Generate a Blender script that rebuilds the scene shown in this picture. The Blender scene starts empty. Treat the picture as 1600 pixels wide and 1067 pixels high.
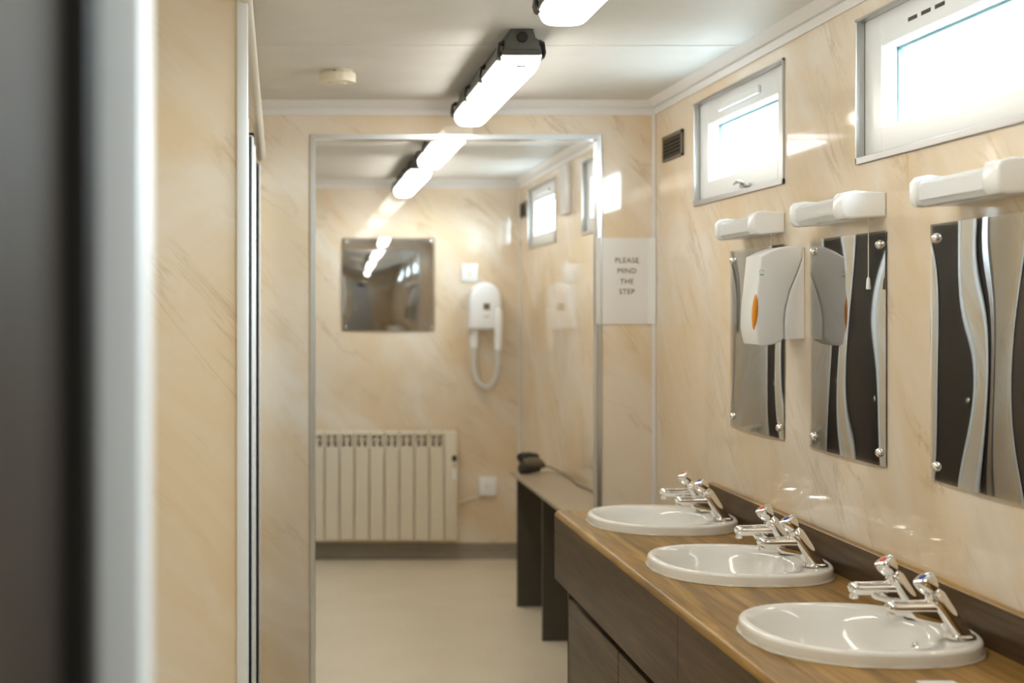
import bpy, bmesh, math, random
from mathutils import Vector, Matrix, noise
R = random.Random(7)
PI = math.pi
sc = bpy.context.scene
COL = sc.collection

# ---------------------------------------------------------------- camera, light, exposure
F = 2150.0                       # focal length in pixels of the 1600 wide frame
CZ = 1.405                       # eye height above the far room's floor
cam = bpy.data.cameras.new('camera')
cam.sensor_width = 36.0
cam.lens = 36.0 * F / 1600.0
cam.shift_x = (800 - 466) / 1600.0
cam.shift_y = (482 - 533.5) / 1600.0
cam.clip_start = 0.02
cam.dof.use_dof = True
cam.dof.focus_distance = 3.1
cam.dof.aperture_fstop = 3.0
camo = bpy.data.objects.new('camera', cam)
COL.objects.link(camo)
camo.location = (0, 0, CZ)
camo.rotation_euler = (PI / 2, 0, 0)
sc.camera = camo

w = bpy.data.worlds.new('overcast_sky')
w.use_nodes = True
bg = w.node_tree.nodes['Background']
# even overcast sky above, pale ground below the horizon
_nt = w.node_tree
_tc = _nt.nodes.new('ShaderNodeTexCoord')
_sp = _nt.nodes.new('ShaderNodeSeparateXYZ')
_rp = _nt.nodes.new('ShaderNodeValToRGB')
_mr = _nt.nodes.new('ShaderNodeMapRange')
_mr.inputs['From Min'].default_value = -0.06
_mr.inputs['From Max'].default_value = 0.02
_rp.color_ramp.elements[0].color = (0.15, 0.155, 0.155, 1)
_rp.color_ramp.elements[1].color = (0.82, 0.91, 1.0, 1)
_nt.links.new(_tc.outputs['Generated'], _sp.inputs[0])
_nt.links.new(_sp.outputs[2], _mr.inputs[0])
_nt.links.new(_mr.outputs[0], _rp.inputs[0])
_nt.links.new(_rp.outputs[0], bg.inputs[0])
bg.inputs[1].default_value = 28.0
sc.world = w

vs = sc.view_settings
vs.view_transform = 'Standard'
vs.look = 'None'
vs.gamma = 1.0
vs.use_curve_mapping = False
vs.exposure = 0.9
LAMP = 10.0                       # strength of the ceiling tubes
try:
    sc.cycles.use_denoising = True
    sc.cycles.max_bounces = 10
    sc.cycles.diffuse_bounces = 6
    sc.cycles.glossy_bounces = 6
    sc.cycles.transparent_max_bounces = 16
    sc.cycles.sample_clamp_indirect = 40.0
    sc.cycles.caustics_reflective = False
    sc.cycles.caustics_refractive = False
except Exception:
    pass

# ---------------------------------------------------------------- dimensions
XW = 1.248                       # right wall
XL = -0.13                       # left wall of the wash room
XL2 = -0.30                      # left wall of the far room
YB = -1.2                        # wall behind the camera
YP = 4.81                        # partition, near face
PT = 0.05
YF = 7.74                        # far wall
ZC = CZ + 0.725                  # ceiling
ZF1 = -0.06                      # wash room floor (one step lower)
ZT = 0.80                        # worktop height
ROWY = (2.515, 3.19, 3.865)      # basins


def Zc(v):
    return CZ + v


# ---------------------------------------------------------------- materials
def mat(name, col, rough=0.5, metal=0.0, spec=0.5, emit=None, estr=0.0):
    m = bpy.data.materials.new(name)
    m.use_nodes = True
    b = m.node_tree.nodes['Principled BSDF']
    b.inputs['Base Color'].default_value = (*col, 1)
    b.inputs['Roughness'].default_value = rough
    b.inputs['Metallic'].default_value = metal
    b.inputs['Specular IOR Level'].default_value = spec
    if emit:
        b.inputs['Emission Color'].default_value = (*emit, 1)
        b.inputs['Emission Strength'].default_value = estr
    return m


def N(m, t, **kw):
    n = m.node_tree.nodes.new(t)
    for k, v in kw.items():
        setattr(n, k, v)
    return n


def L(m, a, b):
    m.node_tree.links.new(a, b)


def math_node(m, op, a, b=None):
    n = N(m, 'ShaderNodeMath', operation=op)
    for i, v in enumerate((a, b)):
        if v is None:
            continue
        if isinstance(v, (int, float)):
            n.inputs[i].default_value = v
        else:
            L(m, v, n.inputs[i])
    return n.outputs[0]


def ramp(m, fac, stops):
    r = N(m, 'ShaderNodeValToRGB')
    e = r.color_ramp.elements
    while len(e) < len(stops):
        e.new(0.5)
    for el, (p, c) in zip(e, stops):
        el.position = p
        el.color = (*c, 1) if len(c) == 3 else c
    L(m, fac, r.inputs[0])
    return r.outputs[0]


def mix(m, fac, a, b, mode='MIX'):
    n = N(m, 'ShaderNodeMix', data_type='RGBA', blend_type=mode)
    for i, v in ((0, fac), (6, a), (7, b)):
        if isinstance(v, (int, float)):
            n.inputs[i].default_value = v
        elif isinstance(v, tuple):
            n.inputs[i].default_value = (*v, 1)
        else:
            L(m, v, n.inputs[i])
    return n.outputs[2]


def marble(name, light=(0.80, 0.722, 0.615), tan=(0.745, 0.60, 0.415), vein=(0.47, 0.34, 0.20), rough=0.055):
    """cream laminate with soft diagonal clouds and fine brown veins"""
    m = mat(name, light, rough, 0, 0.5)
    b = m.node_tree.nodes['Principled BSDF']
    g = N(m, 'ShaderNodeNewGeometry')
    s = N(m, 'ShaderNodeSeparateXYZ')
    L(m, g.outputs['Position'], s.inputs[0])
    a = math_node(m, 'SUBTRACT', s.outputs[0], s.outputs[1])
    al = math_node(m, 'SUBTRACT', a, s.outputs[2])        # along the veins
    ac = math_node(m, 'ADD', a, s.outputs[2])             # across them
    c1 = N(m, 'ShaderNodeCombineXYZ')
    L(m, math_node(m, 'MULTIPLY', al, 0.8), c1.inputs[0])
    L(m, math_node(m, 'MULTIPLY', ac, 1.7), c1.inputs[1])
    n1 = N(m, 'ShaderNodeTexNoise')
    n1.inputs['Scale'].default_value = 1.35
    n1.inputs['Detail'].default_value = 5
    n1.inputs['Roughness'].default_value = 0.6
    n1.inputs['Distortion'].default_value = 0.6
    L(m, c1.outputs[0], n1.inputs['Vector'])
    base = ramp(m, n1.outputs[0], [(0.36, tan), (0.50, tuple((x + y) / 2 for x, y in zip(light, tan))), (0.62, light), (0.8, tuple(min(1, x * 1.04) for x in light))])
    c2 = N(m, 'ShaderNodeCombineXYZ')
    L(m, math_node(m, 'MULTIPLY', al, 0.9), c2.inputs[0])
    L(m, math_node(m, 'MULTIPLY', ac, 4.2), c2.inputs[1])
    c2.inputs[2].default_value = 3.7
    n2 = N(m, 'ShaderNodeTexNoise')
    n2.inputs['Scale'].default_value = 1.2
    n2.inputs['Detail'].default_value = 6
    n2.inputs['Roughness'].default_value = 0.62
    n2.inputs['Distortion'].default_value = 0.9
    L(m, c2.outputs[0], n2.inputs['Vector'])
    d = math_node(m, 'ABSOLUTE', math_node(m, 'SUBTRACT', n2.outputs[0], 0.5))
    thin = ramp(m, d, [(0.0, (1, 1, 1)), (0.008, (0.5, 0.5, 0.5)), (0.035, (0, 0, 0))])
    n3 = N(m, 'ShaderNodeTexNoise')
    n3.inputs['Scale'].default_value = 2.3
    n3.inputs['Detail'].default_value = 2
    L(m, c1.outputs[0], n3.inputs['Vector'])
    gate = ramp(m, n3.outputs[0], [(0.47, (0, 0, 0)), (0.66, (0.62, 0.62, 0.62))])
    vfac = math_node(m, 'MULTIPLY', thin, gate)
    L(m, mix(m, vfac, base, vein), b.inputs['Base Color'])
    return m


def wood(name, c0, c1, c2, rough=0.35, axis=1, spec=0.2):
    m = mat(name, c1, rough, 0, spec)
    b = m.node_tree.nodes['Principled BSDF']
    g = N(m, 'ShaderNodeNewGeometry')
    mp = N(m, 'ShaderNodeMapping')
    sc_ = [9.0, 9.0, 9.0]
    sc_[axis] = 0.9
    mp.inputs['Scale'].default_value = sc_
    L(m, g.outputs['Position'], mp.inputs[0])
    n1 = N(m, 'ShaderNodeTexNoise')
    n1.inputs['Scale'].default_value = 2.2
    n1.inputs['Detail'].default_value = 8
    n1.inputs['Roughness'].default_value = 0.62
    n1.inputs['Distortion'].default_value = 0.7
    L(m, mp.outputs[0], n1.inputs['Vector'])
    base = ramp(m, n1.outputs[0], [(0.3, c0), (0.5, c1), (0.7, c2)])
    mp2 = N(m, 'ShaderNodeMapping')
    sc2 = [70.0, 70.0, 70.0]
    sc2[axis] = 2.5
    mp2.inputs['Scale'].default_value = sc2
    L(m, g.outputs['Position'], mp2.inputs[0])
    n2 = N(m, 'ShaderNodeTexNoise')
    n2.inputs['Scale'].default_value = 1.6
    n2.inputs['Detail'].default_value = 3
    L(m, mp2.outputs[0], n2.inputs['Vector'])
    fine = ramp(m, n2.outputs[0], [(0.36, (0.60, 0.60, 0.60)), (0.56, (1, 1, 1))])
    L(m, mix(m, 0.75, base, fine, 'MULTIPLY'), b.inputs['Base Color'])
    return m


def speckle(name, c0, c1, scale=60, rough=0.5):
    m = mat(name, c1, rough)
    b = m.node_tree.nodes['Principled BSDF']
    g = N(m, 'ShaderNodeNewGeometry')
    n1 = N(m, 'ShaderNodeTexNoise')
    n1.inputs['Scale'].default_value = scale
    n1.inputs['Detail'].default_value = 4
    L(m, g.outputs['Position'], n1.inputs['Vector'])
    n2 = N(m, 'ShaderNodeTexNoise')
    n2.inputs['Scale'].default_value = 2.5
    n2.inputs['Detail'].default_value = 3
    L(m, g.outputs['Position'], n2.inputs['Vector'])
    f = math_node(m, 'ADD', math_node(m, 'MULTIPLY', n1.outputs[0], 0.5), math_node(m, 'MULTIPLY', n2.outputs[0], 0.5))
    L(m, ramp(m, f, [(0.38, c0), (0.6, c1)]), b.inputs['Base Color'])
    return m


def thin_glass(name, tint=(0.93, 0.98, 0.98), clear=0.9, rough=0.0):
    m = bpy.data.materials.new(name)
    m.use_nodes = True
    nt = m.node_tree
    nt.nodes.remove(nt.nodes['Principled BSDF'])
    tr = N(m, 'ShaderNodeBsdfTransparent')
    tr.inputs[0].default_value = (*tint, 1)
    gl = N(m, 'ShaderNodeBsdfGlossy')
    gl.inputs['Roughness'].default_value = rough
    lw = N(m, 'ShaderNodeLayerWeight')
    lw.inputs[0].default_value = 0.5
    fr = math_node(m, 'ADD', math_node(m, 'MULTIPLY', math_node(m, 'POWER', lw.outputs['Facing'], 5.0), 0.9), 0.03)
    mx = N(m, 'ShaderNodeMixShader')
    L(m, fr, mx.inputs[0])
    L(m, tr.outputs[0], mx.inputs[1])
    L(m, gl.outputs[0], mx.inputs[2])
    L(m, mx.outputs[0], nt.nodes['Material Output'].inputs[0])
    return m


def diffuser(name, strength, see=0.25):
    """lit ribbed polycarbonate: glows, and lets a little of the inside show"""
    m = bpy.data.materials.new(name)
    m.use_nodes = True
    nt = m.node_tree
    nt.nodes.remove(nt.nodes['Principled BSDF'])
    e = N(m, 'ShaderNodeEmission')
    e.inputs[0].default_value = (1.0, 0.955, 0.87, 1)
    e.inputs[1].default_value = strength
    tr = N(m, 'ShaderNodeBsdfTransparent')
    mx = N(m, 'ShaderNodeMixShader')
    mx.inputs[0].default_value = see
    L(m, e.outputs[0], mx.inputs[1])
    L(m, tr.outputs[0], mx.inputs[2])
    L(m, mx.outputs[0], nt.nodes['Material Output'].inputs[0])
    return m


def frosted(name, col, opacity):
    """clear-ish plastic cover, unlit"""
    m = bpy.data.materials.new(name)
    m.use_nodes = True
    nt = m.node_tree
    b = nt.nodes['Principled BSDF']
    b.inputs['Base Color'].default_value = (*col, 1)
    b.inputs['Roughness'].default_value = 0.15
    b.inputs['Alpha'].default_value = opacity
    return m


M = {}
M['marble'] = marble('cream_marble_laminate')
M['marble_l'] = marble('cream_marble_laminate_cubicle', rough=0.3)
M['ceiling'] = speckle('painted_ceiling_board', (0.70, 0.69, 0.66), (0.74, 0.73, 0.70), 8, 0.5)
M['ceiling'].node_tree.nodes['Principled BSDF'].inputs['Specular IOR Level'].default_value = 0.15
M['coving'] = mat('white_plastic_coving', (0.78, 0.77, 0.76), 0.35)
M['seam'] = mat('pale_joint_strip', (0.80, 0.79, 0.76), 0.4)
M['seamdark'] = mat('joint_shadow_gap', (0.10, 0.09, 0.08), 0.8)
M['floor'] = speckle('cream_safety_vinyl', (0.68, 0.60, 0.46), (0.76, 0.68, 0.54), 90, 0.38)
M['skirt'] = speckle('grey_brown_coved_skirting', (0.25, 0.22, 0.17), (0.30, 0.26, 0.20), 30, 0.45)
M['steel'] = mat('brushed_aluminium', (0.72, 0.74, 0.76), 0.28, 1.0)
M['edging'] = mat('dull_steel_edging', (0.50, 0.50, 0.49), 0.30, 1.0)
M['alu'] = mat('satin_silver_coated_trim', (0.80, 0.83, 0.85), 0.40, 0.1)
M['chrome'] = mat('chrome', (0.86, 0.85, 0.83), 0.045, 1.0)
M['mirror'] = mat('polished_steel_mirror', (0.90, 0.89, 0.87), 0.012, 1.0)
M['upvc'] = mat('white_upvc', (0.80, 0.83, 0.84), 0.25)
M['gasket'] = mat('teal_grey_gasket', (0.10, 0.22, 0.24), 0.4)
M['glass'] = thin_glass('window_glass')
M['plastic'] = mat('white_plastic', (0.86, 0.88, 0.90), 0.22)
M['plastic2'] = mat('ivory_plastic', (0.78, 0.72, 0.58), 0.35)
M['cover'] = frosted('clear_ribbed_cover', (0.86, 0.88, 0.88), 0.62)
M['cover2'] = frosted('clear_cover', (0.86, 0.87, 0.86), 0.40)
M['ceramic'] = mat('white_ceramic', (0.84, 0.83, 0.80), 0.08, 0, 0.5)
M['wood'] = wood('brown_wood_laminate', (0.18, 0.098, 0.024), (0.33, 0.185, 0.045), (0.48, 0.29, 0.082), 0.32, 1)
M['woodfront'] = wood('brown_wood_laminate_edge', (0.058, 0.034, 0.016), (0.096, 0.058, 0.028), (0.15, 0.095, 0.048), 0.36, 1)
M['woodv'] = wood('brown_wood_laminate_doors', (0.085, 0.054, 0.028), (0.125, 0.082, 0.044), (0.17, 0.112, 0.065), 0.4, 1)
M['darkdoor'] = wood('dark_brown_door_laminate', (0.024, 0.018, 0.013), (0.036, 0.027, 0.020), (0.052, 0.040, 0.031), 0.5, 2, 0.12)
M['browndoor'] = wood('brown_door_laminate', (0.075, 0.052, 0.040), (0.10, 0.072, 0.055), (0.13, 0.095, 0.075), 0.35, 2)
M['black'] = mat('black_plastic', (0.018, 0.017, 0.016), 0.4)
M['dark'] = mat('dark_recess', (0.012, 0.011, 0.010), 0.8)
M['housing'] = mat('grey_polycarbonate_housing', (0.10, 0.10, 0.09), 0.45)
M['gland'] = mat('black_rubber_gland', (0.010, 0.010, 0.010), 0.6)
M['lamp'] = diffuser('lit_diffuser', LAMP)
M['lampend'] = diffuser('lit_diffuser_end', LAMP * 0.22)
M['holder'] = mat('lamp_holder_plastic', (0.6, 0.6, 0.58), 0.5)
M['orange'] = mat('orange_plastic', (0.80, 0.30, 0.02), 0.25)
M['teal'] = mat('green_print', (0.08, 0.42, 0.30), 0.5)
M['red'] = mat('red_button', (0.75, 0.08, 0.02), 0.3)
M['blue'] = mat('blue_button', (0.02, 0.05, 0.40), 0.3)
M['paper'] = mat('white_paper', (0.78, 0.78, 0.77), 0.6)
M['ink'] = mat('grey_brown_ink', (0.16, 0.12, 0.09), 0.7)
M['radiator'] = mat('cream_white_enamel', (0.76, 0.70, 0.58), 0.35)
M['bench'] = speckle('taupe_laminate', (0.36, 0.29, 0.20), (0.40, 0.32, 0.22), 40, 0.35)
M['benchleg'] = speckle('dark_taupe_laminate', (0.060, 0.052, 0.040), (0.072, 0.062, 0.048), 40, 0.4)
M['bronze'] = mat('aged_bronze_plastic', (0.10, 0.075, 0.045), 0.4)
M['pipe'] = mat('cream_tube', (0.70, 0.66, 0.58), 0.35)
M['hose'] = mat('pale_grey_hose', (0.62, 0.60, 0.55), 0.45)
M['doorgrey'] = mat('pale_grey_door_paint', (0.52, 0.53, 0.53), 0.35)
M['silicone'] = mat('clear_sealant', (0.62, 0.58, 0.50), 0.2)
M['cable'] = mat('white_cable', (0.75, 0.72, 0.64), 0.4)
M['dryerdark'] = mat('charcoal_plastic', (0.03, 0.03, 0.032), 0.3)
M['dryertan'] = mat('smoky_brown_plastic', (0.16, 0.13, 0.09), 0.3)


# ---------------------------------------------------------------- mesh helpers
def obj(name, bm, m, parent=None, smooth=False, kind=None):
    me = bpy.data.meshes.new(name)
    bmesh.ops.recalc_face_normals(bm, faces=bm.faces)
    bm.to_mesh(me)
    bm.free()
    if smooth:
        for p in me.polygons:
            p.use_smooth = True
        try:
            me.set_sharp_from_angle(angle=math.radians(38))
        except Exception:
            pass
    me.materials.append(m)
    o = bpy.data.objects.new(name, me)
    COL.objects.link(o)
    if parent is not None:
        o.parent = parent
        o.matrix_parent_inverse = Matrix.Translation(parent.location).inverted()
    if kind:
        o['kind'] = kind
    return o


def tag(o, label, cat, group=None):
    o['label'] = label
    o['category'] = cat
    if group:
        o['group'] = group
    return o


def thing(name, label, cat, loc=(0, 0, 0), group=None):
    o = bpy.data.objects.new(name, None)
    o.empty_display_size = 0.05
    COL.objects.link(o)
    o.location = loc
    return tag(o, label, cat, group)


def struct(name, bm, m, **kw):
    return obj(name, bm, m, kind='structure', **kw)


def root_struct(name, loc=(0, 0, 0)):
    o = bpy.data.objects.new(name, None)
    COL.objects.link(o)
    o.location = loc
    o['kind'] = 'structure'
    return o


def add_box(bm, x0, x1, y0, y1, z0, z1, bev=0.0, seg=2):
    t = bmesh.new()
    bmesh.ops.create_cube(t, size=1.0)
    for v in t.verts:
        v.co = Vector(((x0 + x1) / 2 + v.co.x * (x1 - x0), (y0 + y1) / 2 + v.co.y * (y1 - y0), (z0 + z1) / 2 + v.co.z * (z1 - z0)))
    if bev > 0:
        bmesh.ops.bevel(t, geom=t.edges[:], offset=bev, segments=seg, profile=0.5, affect='EDGES')
    merge(bm, t)
    return bm


def merge(bm, t, mx=None):
    if mx is not None:
        bmesh.ops.transform(t, matrix=mx, verts=t.verts)
    me = bpy.data.meshes.new('tmp')
    t.to_mesh(me)
    t.free()
    bm.from_mesh(me)
    bpy.data.meshes.remove(me)


def box(x0, x1, y0, y1, z0, z1, bev=0.0, seg=2):
    return add_box(bmesh.new(), x0, x1, y0, y1, z0, z1, bev, seg)


def add_tube(bm, pts, rad, n=14, caps=True):
    """sweep a circle along points; rad is a number or a list"""
    pts = [Vector(p) for p in pts]
    rr = rad if isinstance(rad, (list, tuple)) else [rad] * len(pts)
    rings = []
    prev = None
    for i, p in enumerate(pts):
        a = pts[max(i - 1, 0)]
        b = pts[min(i + 1, len(pts) - 1)]
        d = (b - a).normalized()
        if prev is None:
            up = Vector((0, 0, 1)) if abs(d.z) < 0.9 else Vector((1, 0, 0))
            u = d.cross(up).normalized()
        else:
            u = (prev - d * prev.dot(d)).normalized()
        prev = u
        v = d.cross(u)
        rings.append([bm.verts.new(p + (u * math.cos(2 * PI * k / n) + v * math.sin(2 * PI * k / n)) * rr[i]) for k in range(n)])
    for a, b in zip(rings, rings[1:]):
        for k in range(n):
            bm.faces.new((a[k], a[(k + 1) % n], b[(k + 1) % n], b[k]))
    if caps:
        bm.faces.new(rings[0][::-1])
        bm.faces.new(rings[-1])
    return bm


def tube(pts, rad, n=14):
    return add_tube(bmesh.new(), pts, rad, n)


def add_lathe(bm, prof, n=28, mx=None):
    """profile of (radius, height) revolved round z"""
    t = bmesh.new()
    rings = []
    for r, z in prof:
        if r < 1e-6:
            rings.append([t.verts.new((0, 0, z))])
        else:
            rings.append([t.verts.new((r * math.cos(2 * PI * k / n), r * math.sin(2 * PI * k / n), z)) for k in range(n)])
    for a, b in zip(rings, rings[1:]):
        if len(a) == 1 and len(b) == 1:
            continue
        for k in range(n):
            k2 = (k + 1) % n
            if len(a) == 1:
                t.faces.new((a[0], b[k2], b[k]))
            elif len(b) == 1:
                t.faces.new((a[k], a[k2], b[0]))
            else:
                t.faces.new((a[k], a[k2], b[k2], b[k]))
    merge(bm, t, mx)
    return bm


def lathe(prof, n=28, mx=None):
    return add_lathe(bmesh.new(), prof, n, mx)


def add_prism(bm, poly, axis, a0, a1, bev=0.0, seg=2):
    """extrude a 2-D polygon along an axis: 'x' poly=(y,z), 'y' poly=(x,z), 'z' poly=(x,y)"""
    t = bmesh.new()

    def P(p, a):
        return {'x': (a, p[0], p[1]), 'y': (p[0], a, p[1]), 'z': (p[0], p[1], a)}[axis]
    A = [t.verts.new(P(p, a0)) for p in poly]
    B = [t.verts.new(P(p, a1)) for p in poly]
    fa = t.faces.new(A)
    fb = t.faces.new(B[::-1])
    n = len(poly)
    for i in range(n):
        t.faces.new((A[i], B[i], B[(i + 1) % n], A[(i + 1) % n]))
    bmesh.ops.recalc_face_normals(t, faces=t.faces)
    if bev > 0:
        es = [e for e in t.edges if (e in fa.edges[:] or e in fb.edges[:])]
        bmesh.ops.bevel(t, geom=es, offset=bev, segments=seg, profile=0.5, affect='EDGES')
    merge(bm, t)
    return bm


def prism(poly, axis, a0, a1, bev=0.0, seg=2):
    return add_prism(bmesh.new(), poly, axis, a0, a1, bev, seg)


def sheet_with_holes(axis, p0, p1, u0, u1, z0, z1, holes):
    """wall slab between planes p0..p1 on axis 'x' or 'y', rectangular holes (ua,ub,za,zb) cut right through"""
    us = sorted({u0, u1, *[h[0] for h in holes], *[h[1] for h in holes]})
    zs = sorted({z0, z1, *[h[2] for h in holes], *[h[3] for h in holes]})
    us = [u for u in us if u0 <= u <= u1]
    zs = [z for z in zs if z0 <= z <= z1]
    bm = bmesh.new()

    def P(p, u, z):
        return (p, u, z) if axis == 'x' else (u, p, z)

    def solid(i, j):
        if i < 0 or j < 0 or i >= len(us) - 1 or j >= len(zs) - 1:
            return False
        uc = (us[i] + us[i + 1]) / 2
        zc = (zs[j] + zs[j + 1]) / 2
        return not any(h[0] < uc < h[1] and h[2] < zc < h[3] for h in holes)

    def quad(*c):
        bm.faces.new([bm.verts.new(q) for q in c])
    for i in range(len(us) - 1):
        for j in range(len(zs) - 1):
            if not solid(i, j):
                continue
            a, b, c, d = us[i], us[i + 1], zs[j], zs[j + 1]
            quad(P(p0, a, c), P(p0, b, c), P(p0, b, d), P(p0, a, d))
            quad(P(p1, a, c), P(p1, b, c), P(p1, b, d), P(p1, a, d))
            if not solid(i - 1, j):
                quad(P(p0, a, c), P(p1, a, c), P(p1, a, d), P(p0, a, d))
            if not solid(i + 1, j):
                quad(P(p0, b, c), P(p1, b, c), P(p1, b, d), P(p0, b, d))
            if not solid(i, j - 1):
                quad(P(p0, a, c), P(p1, a, c), P(p1, b, c), P(p0, b, c))
            if not solid(i, j + 1):
                quad(P(p0, a, d), P(p1, a, d), P(p1, b, d), P(p0, b, d))
    bmesh.ops.remove_doubles(bm, verts=bm.verts, dist=1e-5)
    return bm


def superellipse(cx, cy, rx, ry, n=2.0, k=64):
    out = []
    for i in range(k):
        a = 2 * PI * i / k
        c, s = math.cos(a), math.sin(a)
        out.append((cx + rx * math.copysign(abs(c) ** (2 / n), c), cy + ry * math.copysign(abs(s) ** (2 / n), s)))
    return out


def arc(cx, cz, r, a0, a1, n):
    return [(cx + r * math.cos(math.radians(a0 + (a1 - a0) * i / n)), cz + r * math.sin(math.radians(a0 + (a1 - a0) * i / n))) for i in range(n + 1)]


def copy_tree(o, parent=None, off=(0, 0, 0)):
    c = o.copy()
    COL.objects.link(c)
    if parent is not None:
        c.parent = parent
        c.matrix_parent_inverse = o.matrix_parent_inverse.copy()
    else:
        c.location = Vector(o.location) + Vector(off)
    for ch in o.children:
        copy_tree(ch, c)
    return c


# ================================================================ SETTING
WIN = [(3.532, 4.323), (2.276, 3.066)]
WIN_ADDED = [(1.02, 1.81), (-0.236, 0.554)]           # unseen windows, added to throw daylight on the left wall and jamb
WIN2 = [(6.67, 7.45), (5.25, 6.03)]
WZ0, WZ1 = Zc(0.333), Zc(0.639)
holes = [(a, b, WZ0, WZ1) for a, b in WIN + WIN2 + WIN_ADDED]
struct('wall_right', sheet_with_holes('x', XW, XW + 0.09, YB, YF, ZF1, ZC, holes), M['marble'])
struct('wall_far', box(XL2 - 0.05, XW + 0.09, YF, YF + 0.06, -0.02, ZC), M['marble'])
OX0, OX1, OZ1 = 0.054, 1.049, Zc(0.597)
struct('wall_partition', sheet_with_holes('y', YP, YP + PT, XL2 - 0.05, XW, ZF1, ZC, [(OX0, OX1, ZF1, OZ1)]), M['marble'])
BD0, BD1 = 0.02, 0.62                       # entrance door behind the camera
struct('wall_back', sheet_with_holes('y', YB - 0.05, YB, XL - 0.06, XW, ZF1, ZC, [(BD0, BD1, ZF1, 1.9)]), M['marble'])

# left wall of the wash room: laminate panels between cubicle doors
D1 = (-0.02, 0.83)
DA = (3.62, 3.97)
DB = (4.22, 4.72)
HEAD = Zc(0.50)
YA = 3.05                                   # end wall of the cubicle block; an alcove lies before it
struct('wall_left', sheet_with_holes('x', XL - 0.06, XL, YB, 0.86, ZF1, ZC, [(D1[0], D1[1], ZF1, 2.0)]), M['marble'])
struct('wall_alcove_near', box(-0.80, XL - 0.06, 0.86, 0.92, ZF1, ZC), M['marble'])
struct('wall_alcove', box(-0.84, -0.80, 0.86, YA + 0.04, ZF1, ZC), M['marble'])

struct('wall_cubicle_end', box(-0.80, XL - 0.005, YA, YA + 0.04, ZF1, ZC), M['marble'])
struct('wall_left_cubicles', sheet_with_holes('x', XL - 0.045, XL - 0.005, YA + 0.04, YP, ZF1, HEAD, [(DA[0], DA[1], ZF1, HEAD), (DB[0], DB[1], ZF1, HEAD)]), M['marble'])
struct('wall_left_header', box(XL - 0.10, XL - 0.06, YA + 0.04, YP, ZF1, ZC), M['marble'])

DR2 = [(5.33, 5.68), (6.02, 6.72), (7.12, 7.66)]
struct('wall_left_far', sheet_with_holes('x', XL2 - 0.06, XL2, YP + PT, YF, -0.02, ZC, [(a, b, -0.02, 2.0) for a, b in DR2]), M['marble'])


def cubicle_door(n, x, y0, y1, z0, z1, m, near_stile=False, knob=True):
    r = root_struct('door_%d' % n, (x, y0, z0))
    obj('door_leaf', box(x - 0.035, x - (0.006 if near_stile else 0.012), y0, y1, z0 + 0.01, z1, 0.002, 1), m, r)
    if near_stile:
        obj('edge_seal', box(x - 0.03, x + 0.012, y1 - 0.04, y1 - 0.012, z0 + 0.01, z1, 0.003, 1), M['black'], r)
    if knob:
      obj('door_knob', lathe([(0, 0.03), (0.012, 0.03), (0.016, 0.024), (0.016, 0.008), (0.010, 0.0), (0, 0)], 16,
                           Matrix.Translation((x - 0.012, y0 + 0.07, 1.0)) @ Matrix.Rotation(PI / 2, 4, 'Y')), M['chrome'], r, True)
    return r


def post(n, x, y0, y1, z0, z1, proud):
    return struct('trim_%d' % n, box(x - 0.03, x + proud, y0, y1, z0, z1, 0.004, 2), M['alu'], smooth=True)


cubicle_door(1, XL, *D1, ZF1, 2.0, M['darkdoor'], True)
cubicle_door(2, XL, *DA, ZF1, HEAD, M['browndoor'], False, False)
cubicle_door(3, XL, *DB, ZF1, HEAD, M['browndoor'], False, False)
for i, (a, b) in enumerate(DR2):
    cubicle_door(4 + i, XL2, a, b, 0.0, 2.0, M['darkdoor'])
tn = 1
struct('trim_%d' % tn, box(-0.16, -0.0925, 0.82, 0.87, ZF1, ZC, 0.004, 2), M['alu'], smooth=True); tn += 1
struct('trim_%d' % tn, box(-0.136, -0.112, YA - 0.008, YA + 0.04, ZF1, ZC, 0.003, 2), M['alu'], smooth=True); tn += 1
for y in (3.59, 3.97, 4.19, 4.72):
    post(tn, XL - 0.012, y, y + 0.03, ZF1, HEAD, 0.012); tn += 1
for a, b in DR2:
    post(tn, XL2, a - 0.05, a, 0, 2.0, 0.012); tn += 1
    post(tn, XL2, b, b + 0.05, 0, 2.0, 0.012); tn += 1

# entrance door
dr = root_struct('door_%d' % 7, ((BD0 + BD1) / 2, YB, ZF1))
obj('door_leaf', box(BD0, BD1, YB - 0.045, YB - 0.005, ZF1, 1.90), M['doorgrey'], dr)
obj('door_closer', box(BD0 + 0.28, BD1 - 0.12, YB - 0.006, YB + 0.05, 1.78, 1.85, 0.008), M['black'], dr)
obj('push_plate', box(BD0 + 0.04, BD0 + 0.14, YB - 0.006, YB - 0.001, 0.95, 1.25, 0.002, 1), M['steel'], dr)

# floors and the step between them
struct('floor', box(-0.84, XW, YB, YP + 0.012, ZF1 - 0.04, ZF1), M['floor'])
struct('floor_far', box(XL2 - 0.06, XW, YP + 0.012, YF, -0.10, 0.0), M['floor'])
struct('trim_%d' % tn, box(OX0, OX1, YP + 0.004, YP + 0.05, -0.012, 0.004, 0.002, 1), M['steel']); tn += 1
struct('baseboard_far', prism([(YF, 0), (YF - 0.03, 0), (YF - 0.012, 0.016), (YF - 0.006, 0.04), (YF - 0.006, 0.085), (YF, 0.088)], 'x', XL2, XW), M['skirt'])
struct('baseboard_right', prism([(XW, 0), (XW - 0.03, 0), (XW - 0.012, 0.016), (XW - 0.006, 0.04), (XW - 0.006, 0.085), (XW, 0.088)], 'y', YP + PT, YF - 0.03), M['skirt'])

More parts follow.
